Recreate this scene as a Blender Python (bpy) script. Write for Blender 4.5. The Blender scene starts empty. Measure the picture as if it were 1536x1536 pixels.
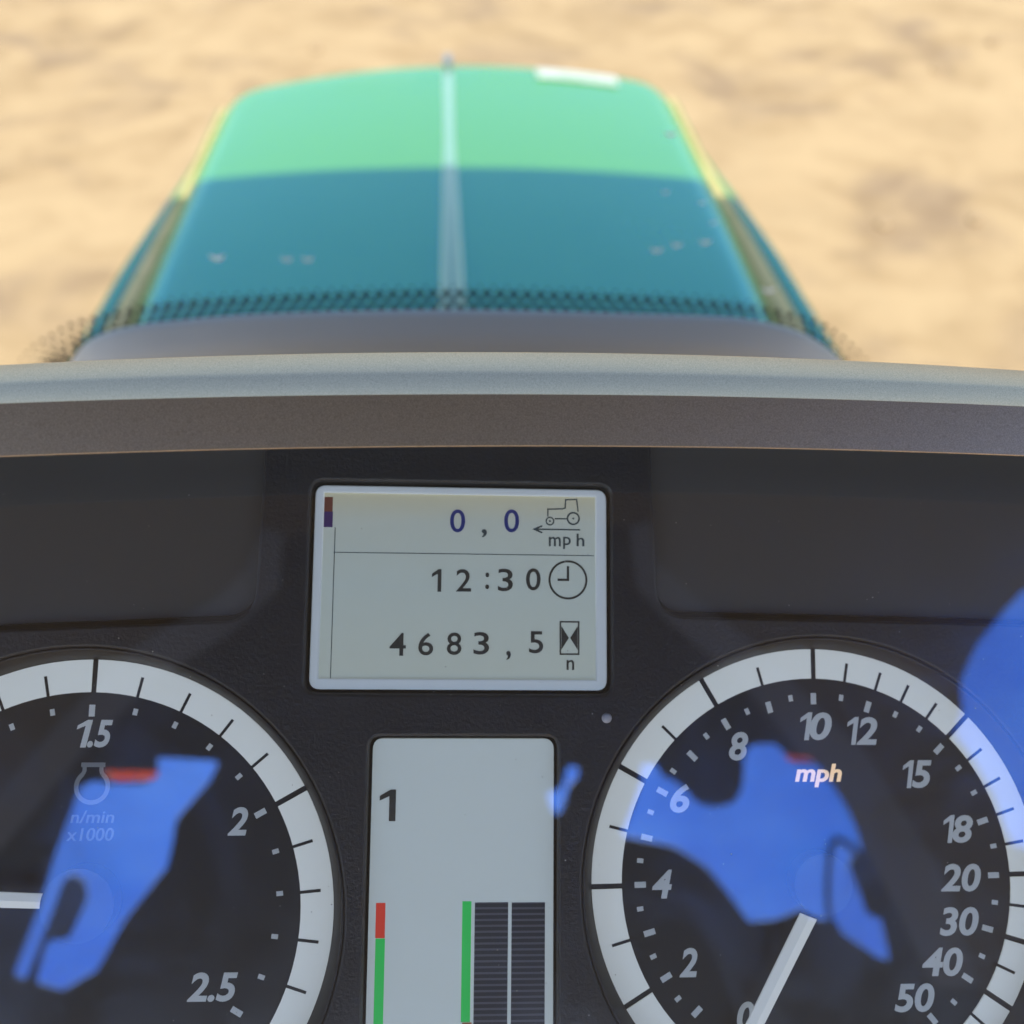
import bpy, bmesh, math, random
from mathutils import Matrix, Vector
R = math.radians
S = bpy.context.scene
COL = S.collection

# ------------------------------------------------------------------ camera
cam_d = bpy.data.cameras.new("camera"); cam = bpy.data.objects.new("camera", cam_d); COL.objects.link(cam)
cam.location = (0, 0, 2.3); cam.rotation_euler = (R(45), 0, 0)
cam_d.sensor_width = 36; cam_d.lens = 33.28; cam_d.clip_start = 0.01; cam_d.clip_end = 2000
cam_d.dof.use_dof = True; cam_d.dof.focus_distance = 0.212; cam_d.dof.aperture_fstop = 9.5
S.camera = cam
# ------------------------------------------------------------------ sky, sun, exposure
SUN_EL = 60
W = bpy.data.worlds.new("World"); S.world = W; W.use_nodes = True
wn = W.node_tree.nodes; wl = W.node_tree.links; wn.clear()
sky = wn.new("ShaderNodeTexSky"); sky.sky_type = 'NISHITA'; sky.sun_disc = False
sky.sun_elevation = R(SUN_EL); sky.sun_rotation = R(180); sky.air_density = 1.0; sky.dust_density = 1.0; sky.ozone_density = 1.0
bg = wn.new("ShaderNodeBackground"); bg.inputs[1].default_value = 0.15
wo = wn.new("ShaderNodeOutputWorld"); wl.new(sky.outputs[0], bg.inputs[0]); wl.new(bg.outputs[0], wo.inputs[0])
sun_d = bpy.data.lights.new("sun", 'SUN'); sun = bpy.data.objects.new("sun", sun_d); COL.objects.link(sun)
sun_d.energy = 2.8; sun_d.angle = R(0.5); sun_d.color = (1.0, 0.95, 0.86); sun.rotation_euler = (R(90 - SUN_EL), 0, 0)
S.view_settings.view_transform = 'Standard'; S.view_settings.look = 'None'
S.view_settings.exposure = 1.42; S.view_settings.gamma = 1; S.view_settings.use_curve_mapping = False
S.cycles.max_bounces = 12; S.cycles.transparent_max_bounces = 24; S.cycles.glossy_bounces = 5; S.cycles.caustics_reflective = False
S.cycles.sample_clamp_indirect = 4.0
S.cycles.use_denoising = True

# ------------------------------------------------------------------ measurements (mm on the instrument panel, metres elsewhere)
PANEL_AXES = [[0.998043, 0.008159, 0.061989], [0.031519, 0.790593, -0.611531], [-0.053998, 0.612288, 0.788789]]
PANEL_ORIGIN = [-0.01161, 0.15446, 2.13722]
REFLECT_OPENINGS = [[[-0.4397, -0.7271], [-0.4209, -0.713], [-0.395, -0.7195], [-0.3513, -0.7207], [-0.3382, -0.7103], [-0.3324, -0.6719], [-0.254, -0.6808],  # added roof shapes, outlined to give the mirrored patches
  [-0.271, -0.7219], [-0.3218, -0.7943], [-0.3309, -0.8392], [-0.3448, -0.8938], [-0.3585, -0.913], [-0.4177, -1.0071], [-0.449, -1.0736],
  [-0.4731, -1.1237], [-0.5304, -1.1695], [-0.5654, -1.1467], [-0.5379, -1.0614], [-0.527, -1.0403], [-0.4999, -1.0389], [-0.4787, -0.9914],
  [-0.4618, -0.951], [-0.4595, -0.9223], [-0.4677, -0.9049], [-0.4779, -0.9016], [-0.4916, -0.9207], [-0.5225, -1.0009], [-0.5794, -1.139],
  [-0.594, -1.1248], [-0.5293, -0.9649], [-0.4874, -0.849], [-0.4484, -0.7517]],
 [[0.3242, -0.7], [0.3478, -0.7006], [0.358, -0.724], [0.3794, -0.7351], [0.4003, -0.7548], [0.4202, -0.7796], [0.435, -0.7874], [0.4537, -0.7911],
  [0.4768, -0.7826], [0.4838, -0.7572], [0.48, -0.7212], [0.4739, -0.692], [0.4773, -0.6663], [0.5159, -0.6643], [0.5308, -0.6817], [0.5474, -0.7053],
  [0.5878, -0.7062], [0.6213, -0.7489], [0.6497, -0.7868], [0.6868, -0.8456], [0.7157, -0.9069], [0.7009, -0.9063], [0.6985, -0.9337],
  [0.7339, -0.9994], [0.7614, -1.0528], [0.7921, -1.0697], [0.8425, -1.188], [0.818, -1.1781], [0.7215, -1.0963], [0.6997, -1.072], [0.6657, -1.0586],
  [0.6457, -1.0388], [0.611, -1.063], [0.5616, -1.0676], [0.5186, -1.0027], [0.4661, -0.93], [0.406, -0.8805], [0.3482, -0.8619], [0.3151, -0.851],
  [0.3242, -0.7888], [0.3307, -0.7291]],
 [[0.7963, -0.3949], [0.7799, -0.433], [0.7719, -0.4564], [0.7618, -0.4882], [0.7599, -0.5315], [0.7622, -0.5616], [0.7806, -0.6014], [0.7836, -0.65],
  [0.8213, -0.6905], [0.8888, -0.7756], [0.9463, -0.8667], [0.9696, -0.8987], [1.0751, -0.935], [1.1974, -0.9404], [1.1254, -0.6561],
  [0.9537, -0.3939]],
 [[0.2246, -0.6988], [0.2359, -0.7052], [0.2372, -0.7301], [0.2263, -0.7424], [0.2238, -0.7765], [0.2188, -0.8025], [0.2074, -0.7977],
  [0.1935, -0.7499], [0.2088, -0.7503], [0.2178, -0.7337], [0.2167, -0.7088]]]
REFLECT_AMBER = [[[-0.4092, -0.6958], [-0.3386, -0.6981], [-0.3351, -0.7064], [-0.342, -0.717], [-0.3942, -0.7186]],
 [[0.5311, -0.6846], [0.546, -0.6901], [0.5778, -0.6931], [0.5863, -0.7038], [0.5484, -0.7059]]]
REFLECT_CURVE = [[0.7163, -0.909], [0.6938, -0.8891], [0.6718, -0.8701], [0.6565, -0.8629], [0.6526, -0.8773], [0.6574, -0.9113], [0.6676, -0.9603],
 [0.6825, -1.0187], [0.6977, -1.0582], [0.7241, -1.0964]]
REFLECT_STREAKS = [[[-0.1769, -0.3137], [-0.199, -0.3691], [-0.2325, -0.4096], [-0.3411, -0.4879], [-0.4446, -0.6055], [-0.6079, -0.8209], [-0.6318, -0.9374],
  [-0.4399, -0.6812], [-0.3281, -0.5461], [-0.2208, -0.4624], [-0.1621, -0.3975], [-0.1548, -0.3224]],
 [[0.2759, -0.2971], [0.2931, -0.3543], [0.3389, -0.399], [0.4444, -0.4842], [0.659, -0.687], [0.8778, -0.9748], [1.0408, -1.2744], [0.9482, -1.2673],
  [0.7988, -1.0207], [0.6202, -0.7538], [0.4273, -0.5352], [0.3206, -0.4461], [0.2737, -0.3944], [0.2528, -0.3068]]]
REFLECT_DARK = [[-0.1512, -0.3269], [-0.1621, -0.3975], [-0.221, -0.4654], [-0.3285, -0.5493], [-0.4404, -0.6848], [-0.6333, -0.9445], [-0.7334, -1.4333],
 [1.2138, -1.6449], [1.0408, -1.2744], [0.9495, -1.2714], [0.7929, -1.0204], [0.6156, -0.7564], [0.4231, -0.5374], [0.3166, -0.4483],
 [0.2694, -0.3944], [0.2503, -0.3069], [0.0479, -0.2919]]
TACH = {'centre': [-85.56, -86.68],
 'inner': 49.73,
 'outer': 57.21,
 'majors': [89.6, 29.3],
 'minors': [77.9, 65.6, 53.2, 41.2, 17.3, 5.4, -6.6, -18.4, 101.4, 113.4],
 'dots': [(112.9, 45.3), (101.0, 45.9), (77.5, 46.3), (65.5, 46.4), (53.7, 46.2), (41.6, 46.0), (17.5, 45.6), (5.6, 45.0), (-6.5, 44.3),
          (-18.4, 43.6)],
 'dashes': [(89.8, 45.5), (29.3, 45.5), (-30.3, 41.9)],
 'print': [('1.5', -84.95, -46.42, 8.92, 6.26), ('2', -50.91, -66.19, 4.49, 6.36), ('2.5', -54.99, -102.43, 11.11, 6.32),
           ('n/min', -83.78, -65.07, 9.71, 2.8), ('x1000', -84.07, -68.97, 10.57, 2.91)],
 'hub': [-84.14, -83.29],
 'needle': [[-134.89, -78.69], [-134.53, -82.57], [-91.87, -83.95], [-91.8, -80.82]]}
ENGINE_ICON = [-84.33, -58.15]
SPEED = {'centre': [85.67, -80.18],
 'inner': 47.23,
 'outer': 54.33,
 'majors': [-178.8, 151.0, 120.4, 89.6, 45.0, 1.2, -16.4, -33.0, -149.1],
 'minors': [165.9, 136.1, 105.3, -163.9, 80.3, 70.7, 62.3, 53.3, 36.2, 27.2, 18.5, 9.8, -7.3, -24.7, -40.5],
 'dots': [(97.3, 42.8), (80.5, 43.2), (62.0, 43.8), (53.1, 44.0), (35.9, 44.2), (27.0, 44.2), (9.8, 44.2), (-7.3, 43.5), (-24.3, 43.1), (-41.3, 42.4),
          (128.3, 42.6), (112.5, 42.5), (143.9, 42.8), (158.6, 43.1), (173.8, 43.0), (-171.7, 43.3), (-157.0, 43.3), (-142.4, 43.1)],
 'dashes': [(89.7, 42.4), (71.3, 42.7), (44.4, 43.5), (18.0, 43.3), (1.0, 43.2), (-15.7, 42.6), (-32.6, 42.1), (-50.1, 41.3), (105.0, 41.7),
            (120.7, 42.2), (136.1, 41.5), (151.3, 42.5), (166.5, 42.3), (-178.9, 42.8), (-164.1, 42.3), (-149.7, 42.7), (-135.5, 41.7)],
 'print': [('0', 67.46, -110.54, 4.31, 6.45), ('2', 54.08, -98.5, 4.3, 6.51), ('4', 48.05, -80.88, 4.75, 6.5), ('6', 52.53, -61.3, 4.68, 6.65),
           ('8', 67.1, -49.12, 4.74, 6.77), ('10', 85.97, -44.37, 8.59, 6.63), ('12', 97.46, -45.46, 8.2, 6.64), ('15', 110.79, -55.7, 7.92, 6.59),
           ('18', 120.33, -68.62, 8.05, 6.51), ('20', 120.68, -79.94, 10.03, 6.43), ('30', 119.71, -89.97, 9.76, 6.56),
           ('40', 115.2, -99.11, 10.04, 6.49), ('50', 107.95, -107.05, 9.82, 6.41), ('mph', 86.53, -56.02, 11.58, 5.51)],
 'hub': [84.97, -80.09],
 'needle': [[79.58, -86.52], [83.35, -87.99], [64.75, -120.47], [61.96, -118.17]]}
DISPLAY = {'frame': [-35.16, -35.83, 34.51, 12.03],
 'screen': [-33.07, -33.36, 31.88, 10.33],
 'red': [-33.52, 5.8, -31.07, 9.3],
 'purple': [-33.4, 2.06, -30.96, 5.8],
 'rule': [-30.55, -4.0, 31.5, -3.8],
 'column': [-30.42, -33.51, -30.23, 2.08],
 'glyphs': [('0', -3.14, 1.27, 0.49, 6.8), (',', 4.47, 0.11, 5.72, 2.12), ('0', 9.84, 1.46, 13.45, 7.01), ('m', 20.66, -1.76, 23.53, 0.51),
            ('p', 24.09, -2.37, 25.95, 0.55), ('h', 27.36, -1.67, 29.23, 1.35), ('1', -7.25, -12.94, -4.98, -7.61), ('2', -1.43, -12.87, 2.13, -7.53),
            (':', 5.5, -12.22, 6.4, -8.26), ('3', 8.48, -12.67, 12.06, -7.31), ('0', 15.2, -12.4, 18.69, -7.13),
            ('4', -16.81, -28.04, -13.01, -22.71), ('6', -10.09, -27.9, -6.58, -22.66), ('8', -3.4, -27.76, 0.03, -22.51),
            ('3', 2.87, -27.62, 6.56, -22.36), (',', 10.63, -28.84, 11.71, -26.75), ('5', 16.03, -27.24, 19.4, -22.05),
            ('n', 24.97, -31.08, 26.75, -28.74)],
 'tractor': [19.78, 3.31, 28.23, 9.75],
 'arrow': [17.13, 1.47, 28.22, 3.14],
 'clock': [20.59, -14.44, 29.97, -5.13],
 'glass': [23.47, -27.38, 27.85, -19.77]}
BARS = {'frame': [-20.08, -125.8, 21.96, -47.09],
 'one': [-18.26, -65.57, -14.64, -58.52],
 'red': [-18.46, -91.15, -16.33, -83.53],
 'green': [-18.380000000000003, -121.07, -16.25, -91.25],
 'green2': [1.12, -109.35, 3.17, -83.33],
 'orange': [1.43, -112.57, 3.56, -109.44],
 'cols': [[3.96, -125.94, 11.57, -83.61], [12.39, -126.11, 20.04, -83.69]],
 'pitch': 1.28}
RECESS = [[[-147.56, 29.7], [-47.81, 32.05], [-47.22, 17.56], [-47.9, -14.63], [-49.42, -18.19], [-52.67, -20.21], [-78.17, -21.5], [-104.75, -22.78],
  [-142.31, -25.32]],
 [[186.33, 37.58], [45.15, 34.25], [45.32, 19.36], [46.28, -12.07], [47.51, -16.32], [50.85, -18.34], [89.11, -18.79], [136.5, -19.49],
  [181.21, -20.89]]]
SENSOR = [34.13, -42.02]
BROW = [[-0.0001944, 0.02559, 14.91], [-0.0002057, 0.02557, 25.36], [-0.0002796, 0.02788, 38.15]]
FRIT = [[-0.312, 1.9432], [-0.299, 1.9552], [-0.284, 1.9642], [-0.262, 1.9742], [-0.208, 1.9852], [-0.127, 1.9912], [-0.035, 1.9942], [0.053, 1.9912],
 [0.125, 1.9862], [0.175, 1.9772], [0.196, 1.9682], [0.213, 1.9552], [0.231, 1.9372]]
SPECKS = [[-0.17, 2.021], [-0.13, 2.019], [-0.118, 2.019], [0.083, 2.025], [0.094, 2.028], [0.11, 2.03], [0.152, 1.999], [0.083, 2.092], [0.084, 2.059],
 [0.105, 2.053], [0.113, 2.041]]
COWL = [[-0.23, 2.0068], [-0.207, 2.0358], [-0.196, 2.0478], [-0.186, 2.0538], [-0.173, 2.0578], [-0.154, 2.0608], [-0.109, 2.0648], [-0.026, 2.0668],
 [0.054, 2.0648], [0.099, 2.0628], [0.123, 2.0578], [0.138, 2.0508], [0.153, 2.0388], [0.171, 2.0148]]
ROOF_FRONT = 0.64
rnd = random.Random(7)

# ------------------------------------------------------------------ helpers
def mat(name, color, rough=0.5, metal=0.0, coat=0.0, spec=0.5, emit=None):
    m = bpy.data.materials.new(name); m.use_nodes = True
    b = m.node_tree.nodes["Principled BSDF"]
    b.inputs["Base Color"].default_value = (*color, 1); b.inputs["Roughness"].default_value = rough
    b.inputs["Metallic"].default_value = metal; b.inputs["Coat Weight"].default_value = coat; b.inputs["Coat Roughness"].default_value = 0.04
    b.inputs["Specular IOR Level"].default_value = spec
    if emit:
        b.inputs["Emission Color"].default_value = (*emit[:3], 1); b.inputs["Emission Strength"].default_value = emit[3]
    return m

def nd(m, typ, **kw):
    n = m.node_tree.nodes.new(typ)
    for k, v in kw.items():
        if k in n.inputs: n.inputs[k].default_value = v
        else: setattr(n, k, v)
    return n

def ln(m, a, b): m.node_tree.links.new(a, b)

def grain(m, scale, strength, dist=0.0002, detail=3, tint=None, colscale=None):
    """fine relief, and a faint mottling of the colour"""
    b = m.node_tree.nodes["Principled BSDF"]
    tc = nd(m, "ShaderNodeTexCoord")
    n = nd(m, "ShaderNodeTexNoise", Scale=scale, Detail=detail, Roughness=0.6)
    ln(m, tc.outputs["Object"], n.inputs["Vector"])
    bp = nd(m, "ShaderNodeBump", Strength=strength, Distance=dist)
    ln(m, n.outputs["Fac"], bp.inputs["Height"]); ln(m, bp.outputs[0], b.inputs["Normal"])
    if tint:
        n2 = nd(m, "ShaderNodeTexNoise", Scale=colscale or scale, Detail=4, Roughness=0.65)
        ln(m, tc.outputs["Object"], n2.inputs["Vector"])
        cr = nd(m, "ShaderNodeValToRGB"); cr.color_ramp.elements[0].position = 0.35; cr.color_ramp.elements[1].position = 0.65
        c = b.inputs["Base Color"].default_value
        cr.color_ramp.elements[0].color = (*tint, 1); cr.color_ramp.elements[1].color = tuple(c)
        ln(m, n2.outputs["Fac"], cr.inputs[0]); ln(m, cr.outputs[0], b.inputs["Base Color"])
    return m

def pane_mat(name, tint, reflect, rough=0.0, fresnel=True):
    """clear sheet: lets light through, tinted, and mirrors a share of it"""
    m = bpy.data.materials.new(name); m.use_nodes = True
    m.node_tree.nodes.clear()
    o = nd(m, "ShaderNodeOutputMaterial"); t = nd(m, "ShaderNodeBsdfTransparent"); t.inputs[0].default_value = (*tint, 1)
    if reflect <= 0:
        ln(m, t.outputs[0], o.inputs[0]); return m
    g = nd(m, "ShaderNodeBsdfGlossy", Roughness=rough); g.inputs[0].default_value = (1, 1, 1, 1)
    mx = nd(m, "ShaderNodeMixShader"); mx.inputs[0].default_value = reflect
    if fresnel:
        f = nd(m, "ShaderNodeFresnel", IOR=reflect); g2 = nd(m, "ShaderNodeNewGeometry"); iv = nd(m, "ShaderNodeMath", operation='SUBTRACT'); iv.inputs[0].default_value = 1; ln(m, g2.outputs["Backfacing"], iv.inputs[1])
        mu = nd(m, "ShaderNodeMath", operation='MULTIPLY'); ln(m, f.outputs[0], mu.inputs[0]); ln(m, iv.outputs[0], mu.inputs[1]); ln(m, mu.outputs[0], mx.inputs[0])
    ln(m, t.outputs[0], mx.inputs[1]); ln(m, g.outputs[0], mx.inputs[2]); ln(m, mx.outputs[0], o.inputs[0])
    return m

def obj(name, me, m=None, parent=None, loc=None):
    o = bpy.data.objects.new(name, me); COL.objects.link(o)
    if m is not None:
        for x in (m if isinstance(m, (list, tuple)) else [m]): me.materials.append(x)
    if parent is not None: o.parent = parent
    if loc is not None: o.location = loc
    return o

def from_bm(name, bm, m, parent=None, smooth=False, loc=None, normals=True):
    if normals: bmesh.ops.recalc_face_normals(bm, faces=bm.faces)
    me = bpy.data.meshes.new(name); bm.to_mesh(me); bm.free()
    if smooth:
        for p in me.polygons: p.use_smooth = True
    return obj(name, me, m, parent, loc)

def tag(o, label=None, cat=None, group=None, kind=None):
    for k, v in (("label", label), ("category", cat), ("group", group), ("kind", kind)):
        if v: o[k] = v
    return o

def empty(name, loc=(0, 0, 0), label=None, cat=None, matrix=None):
    o = bpy.data.objects.new(name, None); COL.objects.link(o); o.empty_display_size = 0.05
    if matrix is not None: o.matrix_world = matrix
    else: o.location = loc
    return tag(o, label, cat)

def add_prism(bm, pts, z0, z1):
    """closed polygon (x, y) extruded from z0 to z1"""
    a = [bm.verts.new((x, y, z0)) for x, y in pts]; b = [bm.verts.new((x, y, z1)) for x, y in pts]
    n = len(pts)
    bm.faces.new(list(reversed(a))); bm.faces.new(b)
    for i in range(n): bm.faces.new((a[i], a[(i+1) % n], b[(i+1) % n], b[i]))

def add_box(bm, x0, y0, x1, y1, z0, z1): add_prism(bm, [(x0, y0), (x1, y0), (x1, y1), (x0, y1)], z0, z1)

def add_strokes(bm, line, w, z0, z1, closed=False):
    """a drawn line of width w as flat prisms with mitred joints"""
    n = len(line); L = []; Rr = []
    for i, p in enumerate(line):
        p = Vector(p)
        a = Vector(line[i-1]) if (i > 0 or closed) else None
        b = Vector(line[(i+1) % n]) if (i < n-1 or closed) else None
        d1 = (p-a).normalized() if a is not None else None; d2 = (b-p).normalized() if b is not None else None
        d = d1 if d2 is None else d2 if d1 is None else (d1+d2)
        d = d.normalized() if d.length > 1e-6 else d1
        nn = Vector((-d.y, d.x)); k = 1.0
        if d1 is not None and d2 is not None: k = 1/max(0.4, nn.dot(Vector((-d1.y, d1.x))))
        L.append(p+nn*w/2*k); Rr.append(p-nn*w/2*k)
    m = n if closed else n-1
    vs = [[bm.verts.new((q.x, q.y, z)) for q in arr] for arr, z in ((L, z0), (Rr, z0), (L, z1), (Rr, z1))]
    for i in range(m):
        j = (i+1) % n
        l0, r0, l1, r1 = vs
        bm.faces.new((l1[i], r1[i], r1[j], l1[j])); bm.faces.new((l0[i], l0[j], r0[j], r0[i]))
        bm.faces.new((l0[i], l1[i], l1[j], l0[j])); bm.faces.new((r0[i], r0[j], r1[j], r1[i]))

def arc(cx, cy, r, a0, a1, n): return [(cx+r*math.cos(R(a0+(a1-a0)*i/n)), cy+r*math.sin(R(a0+(a1-a0)*i/n))) for i in range(n+1)]
def circle(cx, cy, r, n=64): return arc(cx, cy, r, 0, 360, n)[:-1]

def rounded(pts, rad, n=6):
    """polygon with its corners rounded"""
    out = []; N = len(pts)
    for i in range(N):
        p, a, b = Vector(pts[i]), Vector(pts[i-1]), Vector(pts[(i+1) % N])
        da, db = (a-p), (b-p); r = min(rad, da.length*0.45, db.length*0.45)
        s, e = p+da.normalized()*r, p+db.normalized()*r
        for k in range(n+1):
            t = k/n; out.append(tuple(s*(1-t)**2 + p*2*t*(1-t) + e*t*t))
    return out
def rrect(b, r, grow=0.0): return rounded([(b[0]-grow, b[1]-grow), (b[2]+grow, b[1]-grow), (b[2]+grow, b[3]+grow), (b[0]-grow, b[3]+grow)], r)

def sheet(name, loops, thick, m, parent=None, z=0.0, bevel=0.0, scale=1.0):
    """flat plate with an outline and holes (loops[1:]), its front face at z, thickness thick"""
    cu = bpy.data.curves.new(name, 'CURVE'); cu.dimensions = '2D'; cu.fill_mode = 'BOTH'
    cu.extrude = (thick/2-bevel)*scale; cu.bevel_depth = bevel*scale; cu.bevel_resolution = 2
    if bevel: cu.offset = -bevel*scale
    for L in loops:
        sp = cu.splines.new('POLY'); sp.points.add(len(L)-1); sp.use_cyclic_u = True
        for p, (x, y) in zip(sp.points, L): p.co = (x*scale, y*scale, 0, 1)
    tmp = bpy.data.objects.new("tmp", cu); COL.objects.link(tmp)
    bpy.context.view_layer.update()
    me = bpy.data.meshes.new_from_object(tmp.evaluated_get(bpy.context.evaluated_depsgraph_get()))
    bpy.data.objects.remove(tmp); me.name = name
    me.transform(Matrix.Translation((0, 0, (z-thick/2)*scale)))
    me.materials.clear()
    return obj(name, me, m, parent)

_glyph = {}
def text_mesh(s, shear=0.0, bold=0.0):
    key = (s, shear, bold)
    if key in _glyph: return _glyph[key]
    if s == '1':                     # a plain sans one: stem and flag
        bm = bmesh.new(); sh = lambda x, y: (x+y*shear, y)
        add_prism(bm, [sh(0.30, 0), sh(0.47+bold, 0), sh(0.47+bold, 1.0), sh(0.33, 1.0), sh(0.02, 0.80), sh(0.02, 0.65), sh(0.30, 0.79)], -0.004, 0.004)
        bmesh.ops.recalc_face_normals(bm, faces=bm.faces)
        me = bpy.data.meshes.new('print'); bm.to_mesh(me); bm.free()
        me.transform(Matrix.Translation((-0.245, -0.5, 0))); _glyph[key] = (me, 0.46, 1.0); return _glyph[key]
    cu = bpy.data.curves.new("print", 'FONT'); cu.body = s; cu.size = 1; cu.shear = shear; cu.offset = bold; cu.extrude = 0.004; cu.resolution_u = 5
    tmp = bpy.data.objects.new("tmp", cu); COL.objects.link(tmp)
    bpy.context.view_layer.update()
    me = bpy.data.meshes.new_from_object(tmp.evaluated_get(bpy.context.evaluated_depsgraph_get()))
    bpy.data.objects.remove(tmp); me.materials.clear()
    xs = [v.co.x for v in me.vertices]; ys = [v.co.y for v in me.vertices]
    me.transform(Matrix.Translation((-(min(xs)+max(xs))/2, -(min(ys)+max(ys))/2, 0)))
    _glyph[key] = (me, max(xs)-min(xs), max(ys)-min(ys))
    return _glyph[key]

def put_text(name, s, cx, cy, w, h, z, m, parent, shear=0.0, bold=0.0):
    """lettering fitted into a box of w x h mm centred on (cx, cy)"""
    me, tw, th = text_mesh(s, shear, bold)
    me = me.copy(); me.transform(Matrix.Diagonal((w/tw*MM, h/th*MM, 0.02, 1)))
    return obj(name, me, m, parent, (cx*MM, cy*MM, z*MM))
MM = 0.001

def mm_bm(bm):
    bmesh.ops.scale(bm, vec=(MM, MM, MM), verts=bm.verts); return bm

# ------------------------------------------------------------------ materials
M = {}
# sand: pale dry crust, browner damp patches and raked streaks
m = M['sand'] = mat('sand', (0.40, 0.28, 0.155), 0.9, spec=0.2)
b = m.node_tree.nodes["Principled BSDF"]; tc = nd(m, "ShaderNodeTexCoord")
mp = nd(m, "ShaderNodeMapping"); mp.inputs["Scale"].default_value = (0.95, 1.0, 1); mp.inputs["Rotation"].default_value = (0, 0, R(24))
ln(m, tc.outputs["Object"], mp.inputs["Vector"])
n1 = nd(m, "ShaderNodeTexNoise", Scale=1.15, Detail=6, Roughness=0.6, Distortion=0.7); ln(m, mp.outputs[0], n1.inputs["Vector"])
n2 = nd(m, "ShaderNodeTexNoise", Scale=2.4, Detail=6, Roughness=0.6, Distortion=0.6); ln(m, mp.outputs[0], n2.inputs["Vector"])
cr = nd(m, "ShaderNodeValToRGB"); e = cr.color_ramp.elements
e[0].position = 0.33; e[0].color = (0.30, 0.205, 0.120, 1); e[1].position = 0.62; e[1].color = (0.455, 0.318, 0.170, 1)
x = e.new(0.48); x.color = (0.43, 0.297, 0.157, 1)
ln(m, n1.outputs["Fac"], cr.inputs[0])
cr2 = nd(m, "ShaderNodeValToRGB"); cr2.color_ramp.elements[0].position = 0.34; cr2.color_ramp.elements[0].color = (0.76, 0.73, 0.70, 1)
cr2.color_ramp.elements[1].position = 0.56; cr2.color_ramp.elements[1].color = (1, 1, 1, 1); ln(m, n2.outputs["Fac"], cr2.inputs[0])
mul = nd(m, "ShaderNodeMix", data_type='RGBA', blend_type='MULTIPLY'); mul.inputs[0].default_value = 0.8
ln(m, cr.outputs[0], mul.inputs[6]); ln(m, cr2.outputs[0], mul.inputs[7]); ln(m, mul.outputs[2], b.inputs["Base Color"])
n3 = nd(m, "ShaderNodeTexNoise", Scale=26, Detail=8, Roughness=0.7); ln(m, tc.outputs["Object"], n3.inputs["Vector"])
bp = nd(m, "ShaderNodeBump", Strength=0.6, Distance=0.015); ln(m, n3.outputs["Fac"], bp.inputs["Height"]); ln(m, bp.outputs[0], b.inputs["Normal"])
M['clod'] = grain(mat('dry_clod', (0.36, 0.25, 0.14), 0.95), 60, 0.6, 0.01)

M['paint'] = mat('green_paint', (0.135, 0.37, 0.02), 0.16); 
b = M['paint'].node_tree.nodes['Principled BSDF']; b.inputs['IOR'].default_value = 3.4; b.inputs['Specular Tint'].default_value = (0.06, 0.50, 1.0, 1)
tc = nd(M['paint'], "ShaderNodeTexCoord"); nz = nd(M['paint'], "ShaderNodeTexNoise", Scale=7, Detail=7, Roughness=0.7); ln(M['paint'], tc.outputs["Object"], nz.inputs["Vector"])
mr = nd(M['paint'], "ShaderNodeMapRange"); ln(M['paint'], nz.outputs["Fac"], mr.inputs[0])
for k_, v_ in zip((1, 2, 3, 4), (0.35, 0.7, 0.11, 0.30)): mr.inputs[k_].default_value = v_
ln(M['paint'], mr.outputs[0], b.inputs["Roughness"])                 # thin dust film dulls the gloss in patches
M['rib_paint'] = mat('green_paint_highlit', (0.20, 0.40, 0.27), 0.35, coat=1.0)  # paler green: sky highlight along the rib painted into its colour
M['dust_and_sheen'] = grain(mat('sand_sheen_tan', (0.74, 0.56, 0.27), 0.8), 40, 0.5, 0.004, tint=(0.62, 0.50, 0.22), colscale=18)  # tan of reflected sand painted into the seam strip's colour
M['glare_patch'] = grain(mat('glare_patch', (0.62, 0.64, 0.6), 0.4), 40, 0.1, 0.001, tint=(0.42, 0.52, 0.42), colscale=22)  # glare on the nose painted as a pale patch
M['steel'] = mat('steel', (0.5, 0.53, 0.54), 0.3, 0.9)
M['glass'] = pane_mat('windscreen_glass', (0.875, 0.885, 0.87), 1.25)
M['frit'] = mat('black_ceramic', (0.008, 0.010, 0.012), 0.5)
M['spot'] = mat('dried_water', (0.85, 0.84, 0.80), 0.6)
M['cowl'] = grain(mat('grey_plastic', (0.54, 0.51, 0.455), 0.5), 900, 0.25)
M['silver'] = grain(mat('silver_paint', (0.60, 0.475, 0.35), 0.36, 0.85), 3400, 0.16, 0.0002, tint=(0.36, 0.28, 0.20), colscale=4200)
M['fascia'] = grain(mat('black_plastic', (0.024, 0.024, 0.029), 0.44), 1100, 0.7, 0.0003, tint=(0.017, 0.017, 0.022), colscale=45)
M['smooth_black'] = mat('smooth_black_plastic', (0.085, 0.080, 0.078), 0.36)
M['rim'] = mat('rim_black', (0.010, 0.010, 0.012), 0.45)
M['reflection_dark'] = mat('dark_reflection_tone', (0.028, 0.031, 0.042), 0.9)  # added dark tone for the dimmer parts of the mirror image
M['reflection_blue_grey'] = mat('streak_blue_grey', (0.075, 0.10, 0.19), 0.7)  # added for the bluish diagonals in the mirror image
M['matt_black'] = mat('matt_black', (0.008, 0.008, 0.009), 0.7)
M['dial'] = mat('dial_black', (0.012, 0.012, 0.014), 0.5)
M['ring'] = mat('dial_white', (0.84, 0.87, 0.84), 0.6, emit=(0.80, 0.86, 0.85, 0.12))  # faint glow added to brighten the white ring
M['print'] = mat('print_grey_white', (0.82, 0.84, 0.82), 0.6)
M['cream'] = mat('print_cream', (0.90, 0.66, 0.42), 0.6, emit=(0.9, 0.62, 0.36, 0.30))  # glow put in for the reflected light on this lettering
M['print_dim'] = mat('print_faint', (0.30, 0.31, 0.32), 0.6)
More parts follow.
